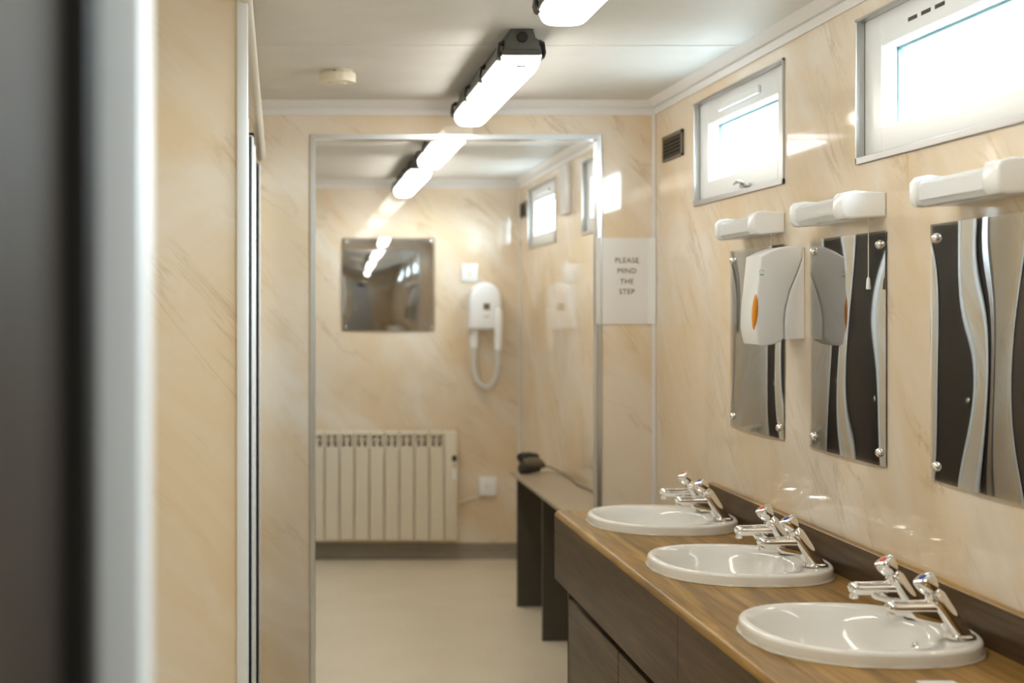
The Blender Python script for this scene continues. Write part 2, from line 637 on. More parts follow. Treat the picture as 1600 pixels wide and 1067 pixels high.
# ceiling: boards with joint strips
cl = struct('ceiling', box(-0.86, XW + 0.09, YB, YF + 0.06, ZC + 0.012, ZC + 0.05), M['seamdark'])
seams = [YB, 0.13, 1.35, 2.57, 3.79, YP + 0.025]
seams2 = [YP + 0.025, 6.06, YF]
for ss in (seams, seams2):
    for a, b in zip(ss, ss[1:]):
        obj('ceiling_board', box(-0.86, XW + 0.09, a + 0.003, b - 0.003, ZC, ZC + 0.012), M['ceiling'], cl)
    for s in ss[1:-1]:
        obj('joint_strip', box(-0.86, XW + 0.09, s + 0.001, s + 0.008, ZC - 0.002, ZC + 0.005, 0.001, 1), M['seam'], cl)

# coving: plastic strip on wall and ceiling with a groove between
cov = [(0, -0.049), (0.006, -0.049), (0.006, -0.030), (0.002, -0.029), (0.002, -0.024), (0.012, -0.023), (0.030, -0.004), (0.034, 0.0), (0, 0)]


def coving(n, wall, a0, a1):
    if wall == 'right':
        p = [(XW - d, ZC + h) for d, h in cov]
        ax = 'y'
    elif wall == 'part':
        p = [(YP - d, ZC + h) for d, h in cov]
        ax = 'x'
    elif wall == 'partback':
        p = [(YP + PT + d, ZC + h) for d, h in cov]
        ax = 'x'
    elif wall == 'far':
        p = [(YF - d, ZC + h) for d, h in cov]
        ax = 'x'
    elif wall == 'back':
        p = [(YB + d, ZC + h) for d, h in cov]
        ax = 'x'
    else:
        p = [(XL2 + d, ZC + h) for d, h in cov]
        ax = 'y'
    return struct('trim_%d' % n, prism(p, ax, a0, a1), M['coving'])


for args in (('right', YB, YP - 0.001), ('part', XL - 0.055, XW), ('right', YP + PT, YF), ('far', XL2, XW), ('partback', XL2, XW), ('left2', YP + PT, YF), ('back', XL, XW)):
    coving(tn, *args); tn += 1
# corner strips
struct('trim_%d' % tn, box(XW - 0.012, XW + 0.001, YP - 0.012, YP + 0.001, ZF1, ZC - 0.045, 0.003, 1), M['coving']); tn += 1
struct('trim_%d' % tn, box(XW - 0.010, XW + 0.001, YF - 0.010, YF + 0.001, 0.08, ZC - 0.045, 0.003, 1), M['coving']); tn += 1

# aluminium lining round the opening
fr = bmesh.new()
add_box(fr, OX0 - 0.012, OX0 + 0.006, YP - 0.006, YP + PT + 0.006, ZF1, OZ1 + 0.012, 0.002, 1)
add_box(fr, OX1 - 0.006, OX1 + 0.012, YP - 0.006, YP + PT + 0.006, ZF1, OZ1 + 0.012, 0.002, 1)
add_box(fr, OX0 + 0.0055, OX1 - 0.0055, YP - 0.0055, YP + PT + 0.0055, OZ1 - 0.006, OZ1 + 0.0115)
struct('door_frame_trim', fr, M['steel'])


# windows
def window(n, y0, y1, vents, catch):
    r = root_struct('window_%d' % n, (XW + 0.06, (y0 + y1) / 2, WZ0))
    t = 0.013
    bm = bmesh.new()
    add_box(bm, XW - 0.006, XW + 0.013, y0 - t * .3, y0 + 0.003, WZ0 - t, WZ1 + t * .3, 0.001, 1)
    add_box(bm, XW - 0.006, XW + 0.013, y1 - 0.003, y1 + t * .3, WZ0 - t, WZ1 + t * .3, 0.001, 1)
    add_box(bm, XW - 0.006, XW + 0.013, y0 - t * .3, y1 + t * .3, WZ0 - t, WZ0 + 0.002, 0.001, 1)
    add_box(bm, XW - 0.006, XW + 0.013, y0 - t * .3, y1 + t * .3, WZ1 - 0.003, WZ1 + t * .3, 0.001, 1)
    obj('steel_edging', bm, M['edging'], r)
    # outer frame
    f = bmesh.new()
    xa, xb = XW + 0.014, XW + 0.085
    g0, g1, gz0, gz1 = y0 + 0.09, y1 - 0.09, WZ0 + 0.060, WZ1 - 0.074
    add_box(f, xa, xb, y0, g0, WZ0, WZ1, 0.003, 1)
    add_box(f, xa, xb, g1, y1, WZ0, WZ1, 0.003, 1)
    add_box(f, xa, xb, g0 - .002, g1 + .002, WZ0, gz0, 0.003, 1)
    add_box(f, xa, xb, g0 - .002, g1 + .002, gz1, WZ1, 0.003, 1)
    frame = obj('window_frame', f, M['upvc'], r)
    gk = bmesh.new()
    s = 0.006
    xg = XW + 0.048
    add_box(gk, xg, xg + .01, g0, g0 + s, gz0, gz1)
    add_box(gk, xg, xg + .01, g1 - s, g1, gz0, gz1)
    add_box(gk, xg, xg + .01, g0, g1, gz1 - s, gz1)
    add_box(gk, xg, xg + .01, g0, g1, gz0, gz0 + s * .5)
    obj('gasket', gk, M['gasket'], r)
    obj('pane', box(XW + 0.056, XW + 0.060, g0 + .001, g1 - .001, gz0 + .001, gz1 - .001), M['glass'], r)
    if vents:
        for k in range(3):
            ya = g1 - 0.13 - k * 0.06
            obj('vent_slot', box(xa - 0.001, xa + 0.004, ya - 0.04, ya, WZ1 - 0.046, WZ1 - 0.038), M['black'], frame)
    else:
        vc = box(xa - 0.012, xa, y0 + 0.22, y1 - 0.22, WZ1 - 0.052, WZ1 - 0.028, 0.004)
        obj('trickle_vent', vc, M['upvc'], frame)
    if catch:
        c = bmesh.new()
        ym = (g0 + g1) / 2 - 0.06
        add_box(c, xa - 0.014, xa, ym - 0.03, ym + 0.03, WZ0 + 0.008, WZ0 + 0.02, 0.003, 1)
        add_tube(c, [(xa - 0.012, ym - 0.02, WZ0 + 0.016), (xa - 0.02, ym + 0.02, WZ0 + 0.026), (xa - 0.018, ym + 0.06, WZ0 + 0.020)], [0.006, 0.005, 0.004], 8)
        obj('catch', c, M['chrome'], frame, True)
    # daylight portal
    ld = bpy.data.lights.new('sky_portal', 'AREA')
    ld.shape = 'RECTANGLE'
    ld.size = gz1 - gz0
    ld.size_y = g1 - g0
    ld.cycles.is_portal = True
    lo = bpy.data.objects.new('sky_portal', ld)
    COL.objects.link(lo)
    lo.location = (XW + 0.075, (g0 + g1) / 2, (gz0 + gz1) / 2)
    lo.rotation_euler = (0, PI / 2, 0)
    return r


window(1, *WIN[0], False, True)
window(2, *WIN[1], True, False)
window(3, *WIN2[0], False, False)
window(4, *WIN2[1], False, False)
window(5, *WIN_ADDED[0], True, False)  # this one and the next are added out of view for daylight
window(6, *WIN_ADDED[1], True, False)


# wall vents
def vent(label, y0, y1, z0, z1):
    r = thing('air_vent', label, 'vent', (XW, (y0 + y1) / 2, z0), 'louvred air vents high on the window wall')
    obj('backing', box(XW - 0.003, XW, y0 + .004, y1 - .004, z0 + .004, z1 - .004), M['dark'], r)
    f = bmesh.new()
    add_box(f, XW - 0.009, XW, y0, y0 + 0.012, z0, z1, 0.002, 1)
    add_box(f, XW - 0.009, XW, y1 - 0.012, y1, z0, z1, 0.002, 1)
    add_box(f, XW - 0.009, XW, y0, y1, z0, z0 + 0.009, 0.002, 1)
    add_box(f, XW - 0.009, XW, y0, y1, z1 - 0.014, z1, 0.002, 1)
    obj('vent_frame', f, M['bronze'], r)
    k = 5
    for i in range(k):
        zz = z0 + 0.009 + (z1 - z0 - 0.023) * (i + 0.62) / k
        obj('louvre', prism([(XW - 0.010, zz - 0.004), (XW - 0.009, zz - 0.0055), (XW - 0.002, zz + 0.0015), (XW - 0.002, zz + 0.003)], 'y', y0 + 0.01, y1 - 0.01), M['bronze'], r)


vent('bronze louvred air vent beside the near-room corner strip', 4.45, 4.69, Zc(0.497), Zc(0.582))
vent('small dark louvred air vent in far room corner', 7.50, 7.70, Zc(0.503), Zc(0.588))


# ================================================================ CEILING LIGHTS
def ceiling_light(label, y0, y1, x=0.58):
    r = thing('batten_light', label, 'ceiling light', (x, (y0 + y1) / 2, ZC), 'sealed batten lights in a line along the ceiling')
    zf = ZC - 0.060
    prof = [(x - 0.030, ZC), (x + 0.030, ZC), (x + 0.036, ZC - 0.022), (x + 0.044, ZC - 0.028), (x + 0.048, zf + 0.004), (x - 0.048, zf + 0.004), (x - 0.044, ZC - 0.028), (x - 0.036, ZC - 0.022)]
    obj('housing', prism(prof, 'y', y0 + 0.004, y1 - 0.004, 0.006, 2), M['housing'], r, True)
    obj('flange', prism(superellipse(x, (y0 + y1) / 2, 0.058, (y1 - y0) / 2, 14, 48), 'z', zf - 0.009, zf + 0.006, 0.002, 1), M['housing'], r)
    # diffuser: rounded trough
    dm = bmesh.new()
    rows = []
    ny = 40
    K = 14
    for j in range(ny + 1):
        u = j / ny
        yy = y0 + 0.004 + (y1 - y0 - 0.008) * u
        e = min(u, 1 - u) * (y1 - y0)
        s = min(1.0, e / 0.05)
        depth = 0.044 * (1 - (1 - s) ** 2.2) + 0.0005
        row = []
        for k in range(K + 1):
            a = PI * k / K
            c, q = math.cos(a), math.sin(a)
            row.append(dm.verts.new((x + 0.051 * math.copysign(abs(c) ** 0.6, c), yy, zf - 0.008 - depth * q ** 0.55)))
        rows.append(row)
    for a, b in zip(rows, rows[1:]):
        for k in range(K):
            dm.faces.new((a[k], a[k + 1], b[k + 1], b[k]))
    df = obj('diffuser', dm, M['lamp'], r, True)
    df.data.materials.append(M['lampend'])              # past the tube's end the cover is dimmer
    for p in df.data.polygons:
        if p.center.y < y0 + 0.055 or p.center.y > y1 - 0.055:
            p.material_index = 1
    for e, s in ((y0, 1), (y1, -1)):
        ya, yb = sorted((e + s * 0.022, e + s * 0.05))
        obj('lamp_holder', box(x - 0.014, x + 0.014, ya, yb, zf - 0.036, zf - 0.009, 0.003, 1), M['holder'], r)
    # cable gland on the end that faces the camera
    g = lathe([(0, 0.010), (0.012, 0.010), (0.014, 0.007), (0.014, 0.0), (0, 0)], 20, Matrix.Translation((x, y0 + 0.004, ZC - 0.022)) @ Matrix.Rotation(PI / 2, 4, 'X'))
    obj('cable_gland', g, M['gland'], r, True)
    for i in range(4):
        yy = y0 + 0.03 + (y1 - y0 - 0.06) * i / 3
        for s in (-1, 1):
            pts = [(x + s * 0.047, ZC - 0.026), (x + s * 0.060, ZC - 0.034), (x + s * 0.064, zf), (x + s * 0.060, zf - 0.014), (x + s * 0.052, zf - 0.018),
                   (x + s * 0.055, zf - 0.010), (x + s * 0.057, zf), (x + s * 0.054, ZC - 0.040), (x + s * 0.043, ZC - 0.036)]
            obj('clip', prism(pts, 'y', yy - 0.018, yy + 0.018, 0.0015, 1), M['black'], r)
    return r


ceiling_light('lit batten light with dark end cap facing us near the opening', 3.56, 4.69)
ceiling_light('lit batten light cut off by the top edge of the picture', 1.83, 3.05)
ceiling_light('added fill batten light overhead beside the camera, out of the picture', 0.10, 1.32)  # extra unseen light, added to brighten the near door and jamb
ceiling_light('lit batten light just beyond the opening in the far room', 4.95, 6.12)
ceiling_light('lit batten light furthest away near the far wall', 6.48, 7.62)

# smoke detector
r = thing('smoke_detector', 'round cream smoke detector on the ceiling', 'smoke detector', (0.12, 4.20, ZC))
obj('base_plate', lathe([(0, 0), (0.046, 0), (0.048, -0.006), (0.046, -0.010), (0, -0.010)], 36, Matrix.Translation((0.12, 4.20, ZC))), M['plastic2'], r, True)
obj('detector_body', lathe([(0, -0.008), (0.054, -0.008), (0.056, -0.010), (0.056, -0.033), (0.0545, -0.0365), (0.030, -0.0375), (0.026, -0.041), (0, -0.041)], 40, Matrix.Translation((0.12, 4.20, ZC))), M['plastic2'], r, True)
obj('indicator_slot', box(0.105, 0.113, 4.148, 4.152, ZC - 0.0095, ZC - 0.005), M['black'], r)

# head rail over the cubicle fronts
rl = thing('overhead_pipe', 'cream pipe sloping down along the cubicle tops at left', 'pipe', (-0.12, 3.9, Zc(0.6)))
pa, pb = Vector((-0.1175, 3.00, Zc(0.695))), Vector((-0.129, 4.79, Zc(0.525)))
d = (pb - pa)
obj('pipe_run', tube([pa, pa + d * .5, pa + d * 0.985, pa + d * 0.995, pb], [0.0165, 0.0165, 0.0165, 0.015, 0.010], 20), M['pipe'], rl, True)
for f in (0.4, 0.8):
    p = pa + d * f
    obj('bracket', box(XL - 0.062, p.x - 0.004, p.y - 0.012, p.y + 0.012, p.z - 0.006, p.z + 0.006, 0.002, 1), M['black'], rl)

# ================================================================ WORKTOP, CABINETS, BASINS
CY0, CY1 = 1.30, 4.13
CXF = 0.769
prof = [(XW - 0.002, ZT), (XW - 0.002, ZT - 0.030), (CXF + 0.020, ZT - 0.030), (CXF + 0.020, ZT - 0.203), (CXF, ZT - 0.203)]
prof += [(CXF + 0.016 - 0.016 * math.cos(a), ZT - 0.016 + 0.016 * math.sin(a)) for a in [PI / 2 * i / 6 for i in range(7)]]
wt = prism(prof, 'y', CY0, CY1)
root = thing('worktop', 'brown wood-grain worktop holding the three basins', 'worktop', (1.0, CY1, ZT))
top = obj('counter_top', wt, M['wood'], root)
cut = bmesh.new()
for yb in ROWY:
    add_prism(cut, superellipse(1.020, yb, 0.185, 0.19, 2.4, 48), 'z', ZT - 0.20, ZT + 0.1)
co = obj('cutter', cut, M['wood'])
md = top.modifiers.new('b', 'BOOLEAN')
md.operation = 'DIFFERENCE'
md.object = co
md.solver = 'EXACT'
bpy.context.view_layer.update()
dg = bpy.context.evaluated_depsgraph_get()
nm = bpy.data.meshes.new_from_object(top.evaluated_get(dg))
top.modifiers.clear()
top.data = nm
bpy.data.objects.remove(co)
for p in nm.polygons:
    p.use_smooth = True
try:
    nm.set_sharp_from_angle(angle=math.radians(35))
except Exception:
    pass
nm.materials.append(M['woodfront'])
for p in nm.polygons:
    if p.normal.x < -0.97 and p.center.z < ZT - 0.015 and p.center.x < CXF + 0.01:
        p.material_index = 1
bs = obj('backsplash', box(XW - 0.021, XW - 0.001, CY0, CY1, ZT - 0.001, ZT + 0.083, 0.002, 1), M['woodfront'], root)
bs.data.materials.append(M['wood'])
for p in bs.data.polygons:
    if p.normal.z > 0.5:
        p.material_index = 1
obj('fascia_joint', box(CXF - 0.0006, CXF + 0.004, 2.788, 2.791, ZT - 0.20, ZT - 0.02), M['seamdark'], root)

# cabinet under the worktop: each door panel its own part
cb = thing('vanity_cabinet', 'brown wood-grain vanity cupboards under the worktop', 'cabinet', (1.0, 3.0, ZF1))
xc = 0.808
obj('carcass', box(xc + 0.022, XW - 0.03, CY0 + 0.02, CY1 - 0.004, ZF1 + 0.08, ZT - 0.28), M['dark'], cb)
obj('end_panel', box(xc, XW - 0.03, CY1 - 0.018, CY1, ZF1, ZT - 0.24, 0.002, 1), M['woodv'], cb)
obj('top_rail', box(xc + 0.025, xc + 0.06, CY0 + 0.02, CY1 - 0.02, ZT - 0.30, ZT - 0.032), M['dark'], cb)
ys = [CY1 - 0.001, 3.475, 2.82, 2.165, 1.51]
for a, b in zip(ys, ys[1:]):
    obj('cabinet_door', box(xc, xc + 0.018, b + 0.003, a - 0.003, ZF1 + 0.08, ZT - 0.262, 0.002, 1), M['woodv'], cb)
obj('plinth', box(xc + 0.05, xc + 0.065, CY0 + 0.02, CY1 - 0.02, ZF1, ZF1 + 0.08), M['black'], cb)


def basin(yc, label):
    zr = ZT + 0.026
    r = thing('wash_basin', label, 'basin', (1.020, yc, ZT), 'round white basins set in the worktop')
    k = 72
    bm = bmesh.new()
    # rings: outer underside -> lip -> flat ledge -> bowl
    RX, RY, n = 0.200, 0.205, 2.35
    bx = 0.992                           # bowl is set towards the front, leaving the tap ledge behind
    rings = []

    def ring(cx, rx, ry, z, nn):
        rings.append([bm.verts.new((a, b, z)) for a, b in superellipse(cx, yc, rx, ry, nn, k)])
    CX = 1.020
    ring(CX, 0.180, 0.185, ZT - 0.002, n)
    ring(CX, RX - 0.002, RY - 0.002, ZT + 0.0005, n)
    ring(CX, RX, RY, ZT + 0.003, n)
    ring(CX, RX, RY, ZT + 0.019, n)
    ring(CX, RX - 0.0015, RY - 0.0015, ZT + 0.023, n)
    ring(CX, RX - 0.006, RY - 0.006, zr, n)
    ring(CX, RX - 0.013, RY - 0.013, zr + 0.0003, n)
    ring(bx + 0.006, 0.166, 0.178, zr - 0.0015, 2.25)
    ring(bx + 0.003, 0.158, 0.170, zr - 0.004, 2.2)
    ring(bx, 0.151, 0.163, zr - 0.010, 2.15)
    ring(bx, 0.142, 0.153, zr - 0.026, 2.1)
    ring(bx, 0.130, 0.140, zr - 0.050, 2.1)
    ring(bx, 0.108, 0.116, zr - 0.078, 2.05)
    ring(bx, 0.075, 0.080, zr - 0.100, 2.0)
    ring(bx, 0.045, 0.047, zr - 0.110, 2.0)
    ring(bx, 0.024, 0.024, zr - 0.114, 2.0)
    for a, b in zip(rings, rings[1:]):
        for i in range(k):
            bm.faces.new((a[i], a[(i + 1) % k], b[(i + 1) % k], b[i]))
    bm.faces.new(rings[-1])
    obj('bowl', bm, M['ceramic'], r, True)
    obj('waste', lathe([(0, 0.003), (0.012, 0.002), (0.022, 0.004), (0.024, 0.001), (0.024, -0.002), (0, -0.002)], 24, Matrix.Translation((bx, yc, zr - 0.113))), M['chrome'], r, True)
    obj('overflow', lathe([(0.006, 0.0), (0.011, 0.001), (0.012, -0.002), (0, -0.003)], 16, Matrix.Translation((bx + 0.134, yc, zr - 0.042)) @ Matrix.Rotation(-PI / 2, 4, 'Y')), M['chrome'], r, True)
    sb = bmesh.new()
    pts = [(a, b, ZT + 0.001) for a, b in superellipse(1.020, yc, RX + 0.001, RY + 0.001, n, 60)]
    add_tube(sb, pts + [pts[0]], [0.003 + 0.0012 * math.sin(i * 1.7) + 0.001 * math.sin(i * 4.1) for i in range(61)], 6)
    obj('sealant', sb, M['silicone'], r, True)
    return r


def tap(x, y, hot, label):
    z = ZT + 0.0262
    r = thing('pillar_tap', label, 'tap', (x, y, z), 'chrome push taps on the basins')
    obj('base_ring', lathe([(0, 0), (0.0265, 0), (0.0275, 0.0015), (0.027, 0.005), (0.023, 0.0075), (0, 0.0075)], 28, Matrix.Translation((x, y, z))), M['chrome'], r, True)
    ax = Vector((-0.53, 0, 0.85)).normalized()
    b0 = Vector((x, y, z + 0.002))
    # leaning body, oval in section
    bm = bmesh.new()
    secs = [(-0.002, 0.0205), (0.01, 0.0202), (0.04, 0.0192), (0.07, 0.0185), (0.082, 0.0180), (0.087, 0.0160), (0.091, 0.0140)]
    rings = []
    K = 24
    for h, q in secs:
        c = b0 + ax * h
        rg = []
        for i in range(K):
            a = 2 * PI * i / K
            u = Vector((0.85, 0, 0.53))
            p = c + u * (q * math.cos(a)) + Vector((0, 1, 0)) * (q * 0.92 * math.sin(a))
            if h < 0:
                t_ = (z + 0.003 - p.z) / ax.z
                p = p + ax * t_
            elif h < 0.02:
                p.z = max(p.z, z + 0.004)
            rg.append(bm.verts.new(p))
        rings.append(rg)
    for a, b in zip(rings, rings[1:]):
        for i in range(K):
            bm.faces.new((a[i], a[(i + 1) % K], b[(i + 1) % K], b[i]))
    bm.faces.new(rings[-1])
    bm.faces.new(rings[0][::-1])
    obj('tap_body', bm, M['chrome'], r, True)
    # spout: thick arm with a deep web under it
    s0 = b0 + ax * 0.062
    sp = bmesh.new()
    tip = Vector((x - 0.122, y, z + 0.052))
    add_tube(sp, [s0, s0.lerp(tip, 0.35), s0.lerp(tip, 0.8), tip + Vector((0.006, 0, 0.001)), tip, tip + Vector((-0.004, 0, -0.003)), tip + Vector((-0.006, 0, -0.006))],
             [0.0140, 0.0132, 0.0124, 0.0130, 0.0122, 0.009, 0.002], 20)
    spo = obj('spout', sp, M['chrome'], r, True)
    web = [(s0.x + 0.006, s0.z + 0.002), (tip.x + 0.028, tip.z - 0.002), (tip.x + 0.040, tip.z - 0.019), (tip.x + 0.058, tip.z - 0.024), (x - 0.040, z + 0.024), (x - 0.018, z + 0.027)]
    obj('web', prism(web, 'y', y - 0.012, y + 0.012, 0.004, 3), M['chrome'], spo, True)
    obj('nozzle', lathe([(0, 0), (0.007, 0), (0.0085, 0.002), (0.0085, 0.012), (0, 0.012)], 18, Matrix.Translation((tip.x + 0.002, y, tip.z - 0.018))), M['chrome'], spo, True)
    # push button
    mx = Matrix.Translation(b0 + ax * 0.088) @ ax.to_track_quat('Z', 'Y').to_matrix().to_4x4()
    bt = obj('push_button', lathe([(0.0115, -0.002), (0.0120, 0.006), (0.0160, 0.010), (0.0190, 0.022), (0.0195, 0.030), (0.0182, 0.034), (0.0160, 0.0352), (0, 0.0356)], 28, mx), M['chrome'], r, True)
    obj('marker', lathe([(0, 0.0372), (0.006, 0.0370), (0.0072, 0.0356), (0, 0.035)], 16, mx), M['red'] if hot else M['blue'], bt, True)
    return r


names = ('nearest the camera, at the bottom edge', 'in the middle of the row', 'farthest in the row, beside the opening')
for yb, nm_ in zip(ROWY, names):
    basin(yb, 'round white basin ' + nm_)
short = ('nearest basin', 'middle basin', 'farthest basin')
for yb, nm_ in zip(ROWY, short):
    tap(1.163, yb - 0.095, False, 'chrome cold tap with blue dot, nearer tap on the ' + nm_)
    tap(1.165, yb + 0.073, True, 'chrome hot tap with red dot, farther tap on the ' + nm_)

tag(obj('paper_card', box(1.00, 1.06, 2.10, 2.228, ZT + 0.0005, ZT + 0.003, 0.0008, 1), M['paper']), 'white card lying on worktop at the bottom picture edge', 'card')


# ================================================================ MIRRORS, LIGHTS, DISPENSER ON THE RIGHT WALL
def steel_mirror(label, y0, y1, z0, z1, seed, bulge, caps=True):
    r = thing('steel_mirror', label, 'mirror', (XW, (y0 + y1) / 2, z0), 'screwed steel mirrors over the basins')
    bm = bmesh.new()
    nu, nv = 48, 56
    g = []
    for i in range(nu + 1):
        u = i / nu
        row = []
        for j in range(nv + 1):
            v = j / nv
            b = bulge * (1 - (2 * u - 1) ** 2) * (0.75 + 0.45 * math.sin(PI * v) - 0.25 * v)
            b += 0.0010 * math.sin(2 * PI * (u * 0.9 + v * 0.55 + seed)) * math.sin(PI * v) * math.sin(PI * u)
            b += 0.0010 * (noise.noise(Vector((u * 1.6 + seed * 7, v * 1.5, seed)))) * math.sin(PI * u)
            row.append(bm.verts.new((XW - 0.004 - max(b, -0.003), y0 + (y1 - y0) * u, z0 + (z1 - z0) * v)))
        g.append(row)
    for i in range(nu):
        for j in range(nv):
            bm.faces.new((g[i][j], g[i + 1][j], g[i + 1][j + 1], g[i][j + 1]))
    # give the sheet its thickness
    ret = bmesh.ops.solidify(bm, geom=bm.faces[:], thickness=0.0012)
    o = obj('mirror_sheet', bm, M['mirror'], r, True)
    e = 0.028
    for yy in (y0 + e, y1 - e):
        for zz in (z0 + e, z1 - e):
            obj('screw_cap', lathe([(0, 0.0075), (0.005, 0.007), (0.0085, 0.004), (0.010, 0.001), (0.010, -0.002), (0, -0.002)], 18,
                                   Matrix.Translation((XW - 0.0065, yy, zz)) @ Matrix.Rotation(-PI / 2, 4, 'Y')), M['chrome'], r, True)
    return r


MZ0, MZ1 = Zc(-0.336), Zc(0.165)
steel_mirror('steel mirror beside the soap dispenser, farthest of the three', 3.526, 3.963, MZ0, MZ1, 0.13, 0.0062)
steel_mirror('middle steel mirror with pull cord hanging in front of it', 2.913, 3.346, MZ0, MZ1, 0.47, 0.0050)
steel_mirror('nearest steel mirror, cut by the right picture edge', 2.272, 2.708, MZ0, MZ1, 0.81, 0.0055)


def shaver_light(label, ynear, yfar, cover, proud, cord):
    z0, z1 = Zc(0.190), Zc(0.251)
    r = thing('mirror_light', label, 'wall light', (XW, (ynear + yfar) / 2, z0), 'white striplights over the basin mirrors')
    xf = XW - proud
    yb = ynear + 0.055
    pr = [(XW, z0 + 0.006), (XW, z1 - 0.004), (xf + 0.03, z1), (xf + 0.008, z1 - 0.004), (xf, z1 - 0.014), (xf, z0 + 0.012), (xf + 0.008, z0 + 0.002), (xf + 0.02, z0)]
    obj('switch_box', prism(pr, 'y', ynear, yb, 0.006, 3), M['plastic'], r, True)
    obj('back_plate', box(XW - 0.03, XW, yb - 0.002, yfar - 0.01, z0 + 0.004, z0 + 0.034, 0.003, 1), M['plastic'], r)
    xq = xf + 0.010
    pc = [(XW - 0.004, z0 + 0.002), (XW - 0.004, z1 - 0.012), (xq + 0.03, z1 - 0.008), (xq + 0.008, z1 - 0.010), (xq, z1 - 0.018), (xq, z0 + 0.014), (xq + 0.008, z0 + 0.003), (xq + 0.02, z0 + 0.001)]
    cv = obj('tube_cover', prism(pc, 'y', yb, yfar - 0.022, 0.0, 1), M[cover], r)
    if cover == 'cover':
        rb = bmesh.new()
        k = 12
        for i in range(k):
            zz = z0 + 0.014 + (z1 - z0 - 0.034) * i / (k - 1)
            add_box(rb, xq - 0.0009, xq + 0.0005, yb + 0.002, yfar - 0.024, zz - 0.0007, zz + 0.0007)
        obj('ribs', rb, M['plastic'], cv)
    obj('end_cap', prism(pr, 'y', yfar - 0.024, yfar, 0.006, 3), M['plastic'], r, True)
    obj('lamp_tube', tube([(XW - 0.05, yb, z0 + 0.028), (XW - 0.05, yfar - 0.024, z0 + 0.028)], 0.008, 14), M['plastic'], r, True)
    if cord:
        yc = ynear + 0.036
        xc_ = XW - 0.024
        cd = obj('pull_cord', tube([(xc_, yc, z0 + 0.004), (xc_, yc, Zc(0.066))], 0.0011, 6), M['cable'], r)
        obj('cord_toggle', lathe([(0, 0), (0.0045, 0.0), (0.0052, 0.002), (0.0038, 0.022), (0.002, 0.026), (0, 0.026)], 12, Matrix.Translation((xc_, yc, Zc(0.041)))), M['plastic'], cd, True)
    return r


shaver_light('white ribbed striplight over the farthest steel mirror', 3.526, 3.86, 'cover', 0.081, True)
shaver_light('striplight with clear cover and white end box over middle mirror', 2.918, 3.235, 'cover2', 0.095, True)
shaver_light('ribbed striplight over nearest mirror at the right picture edge', 2.272, 2.605, 'cover', 0.093, True)

# soap dispenser
r = thing('soap_dispenser', 'white soap dispenser with orange window between the steel mirrors', 'dispenser', (XW, 3.44, Zc(-0.09)))
dy0, dy1 = 3.388, 3.500
S = 2150 / 3.388


def px(p, q):
    return ((p - 466) / S, CZ + (482 - q) / S)


back = [px(1257.5, 385), px(1257.5, 529), px(1228, 530), px(1227, 505), px(1229, 483), px(1236, 455), px(1248, 425), px(1255, 405)]
front = [px(1255, 384), px(1240, 383.5), px(1220, 386), px(1203, 392), px(1188, 400), px(1184, 440), px(1180, 480), px(1178.5, 510), px(1181, 527), px(1184, 538), px(1190, 540.5), px(1208, 538.5),
         px(1222, 533), px(1226, 527), px(1225.4, 505), px(1227.2, 482), px(1234.5, 454), px(1246.5, 424), px(1254, 403)]
obj('back_plate', prism(back, 'y', dy0 + 0.001, dy1 - 0.001, 0.002, 2), M['plastic'], r, True)
obj('wall_plate', box(XW - 0.006, XW, dy0 + 0.004, dy1 - 0.004, px(0, 527)[1], px(0, 387)[1]), M['plastic2'], r)
cvr = obj('cover', prism(front, 'y', dy0, dy1, 0.006, 3), M['plastic'], r, True)
# orange oval window wrapped on the front edge facing us
ow = []
oc = px(1181.2, 487)
bm = bmesh.new()
t = bmesh.new()
bmesh.ops.create_uvsphere(t, u_segments=24, v_segments=14, radius=1.0)
merge(bm, t, Matrix.Translation((oc[0], dy0 + 0.0055, oc[1])) @ Matrix.Rotation(math.radians(3.5), 4, 'Y') @ Matrix.Diagonal((0.0078, 0.0075, 0.045, 1)))
win = obj('level_window', bm, M['orange'], cvr, True)
obj('badge_line', box(px(1187.0, 0)[0], px(1193.5, 0)[0], dy0 - 0.0006, dy0 + 0.001, px(0, 430)[1], px(0, 428.3)[1]), M['teal'], cvr)
ba = []
for i in range(13):
    a = math.radians(10 + 160 * i / 12)
    c = px(1190 + 4.2 * math.cos(a), 426.5 - 5.0 * math.sin(a))
    ba.append((c[0], dy0 - 0.0001, c[1]))
obj('badge_arc', tube(ba, 0.0005, 6), M['teal'], cvr)

# sign on the partition
r = thing('paper_sign', 'white paper sign reading please mind the step beside the opening', 'sign', (1.145, YP, Zc(-0.05)))
zs0, zs1 = Zc(-0.054), Zc(0.247)
x0, x1 = 1.039, XW - 0.002
fa, ba_ = [], []
for i in range(25):
    u = i / 24
    xx = x0 + (x1 - x0) * u
    lift = 0.008 * max(0, 1 - u / 0.10) ** 0.6 + 0.003 + 0.013 * max(0, (u - 0.90) / 0.10)
    fa.append((xx, YP - lift))
    ba_.append((xx, YP - lift + 0.0008))
bm = bmesh.new()
va = [[bm.verts.new((p[0], p[1], z)) for p in fa] for z in (zs0, zs1)]
vb = [[bm.verts.new((p[0], p[1], z)) for p in ba_] for z in (zs0, zs1)]
for i in range(24):
    bm.faces.new((va[0][i], va[0][i + 1], va[1][i + 1], va[1][i]))
    bm.faces.new((vb[0][i], vb[1][i], vb[1][i + 1], vb[0][i + 1]))
    for z_ in (0, 1):
        bm.faces.new((va[z_][i], va[z_][i + 1], vb[z_][i + 1], vb[z_][i]))
for i in (0, 24):
    bm.faces.new((va[0][i], va[1][i], vb[1][i], vb[0][i]))
sheet = obj('sheet', bm, M['paper'], r)
lines = [('PLEASE', 407), ('MIND', 423.5), ('THE', 440), ('STEP', 456)]
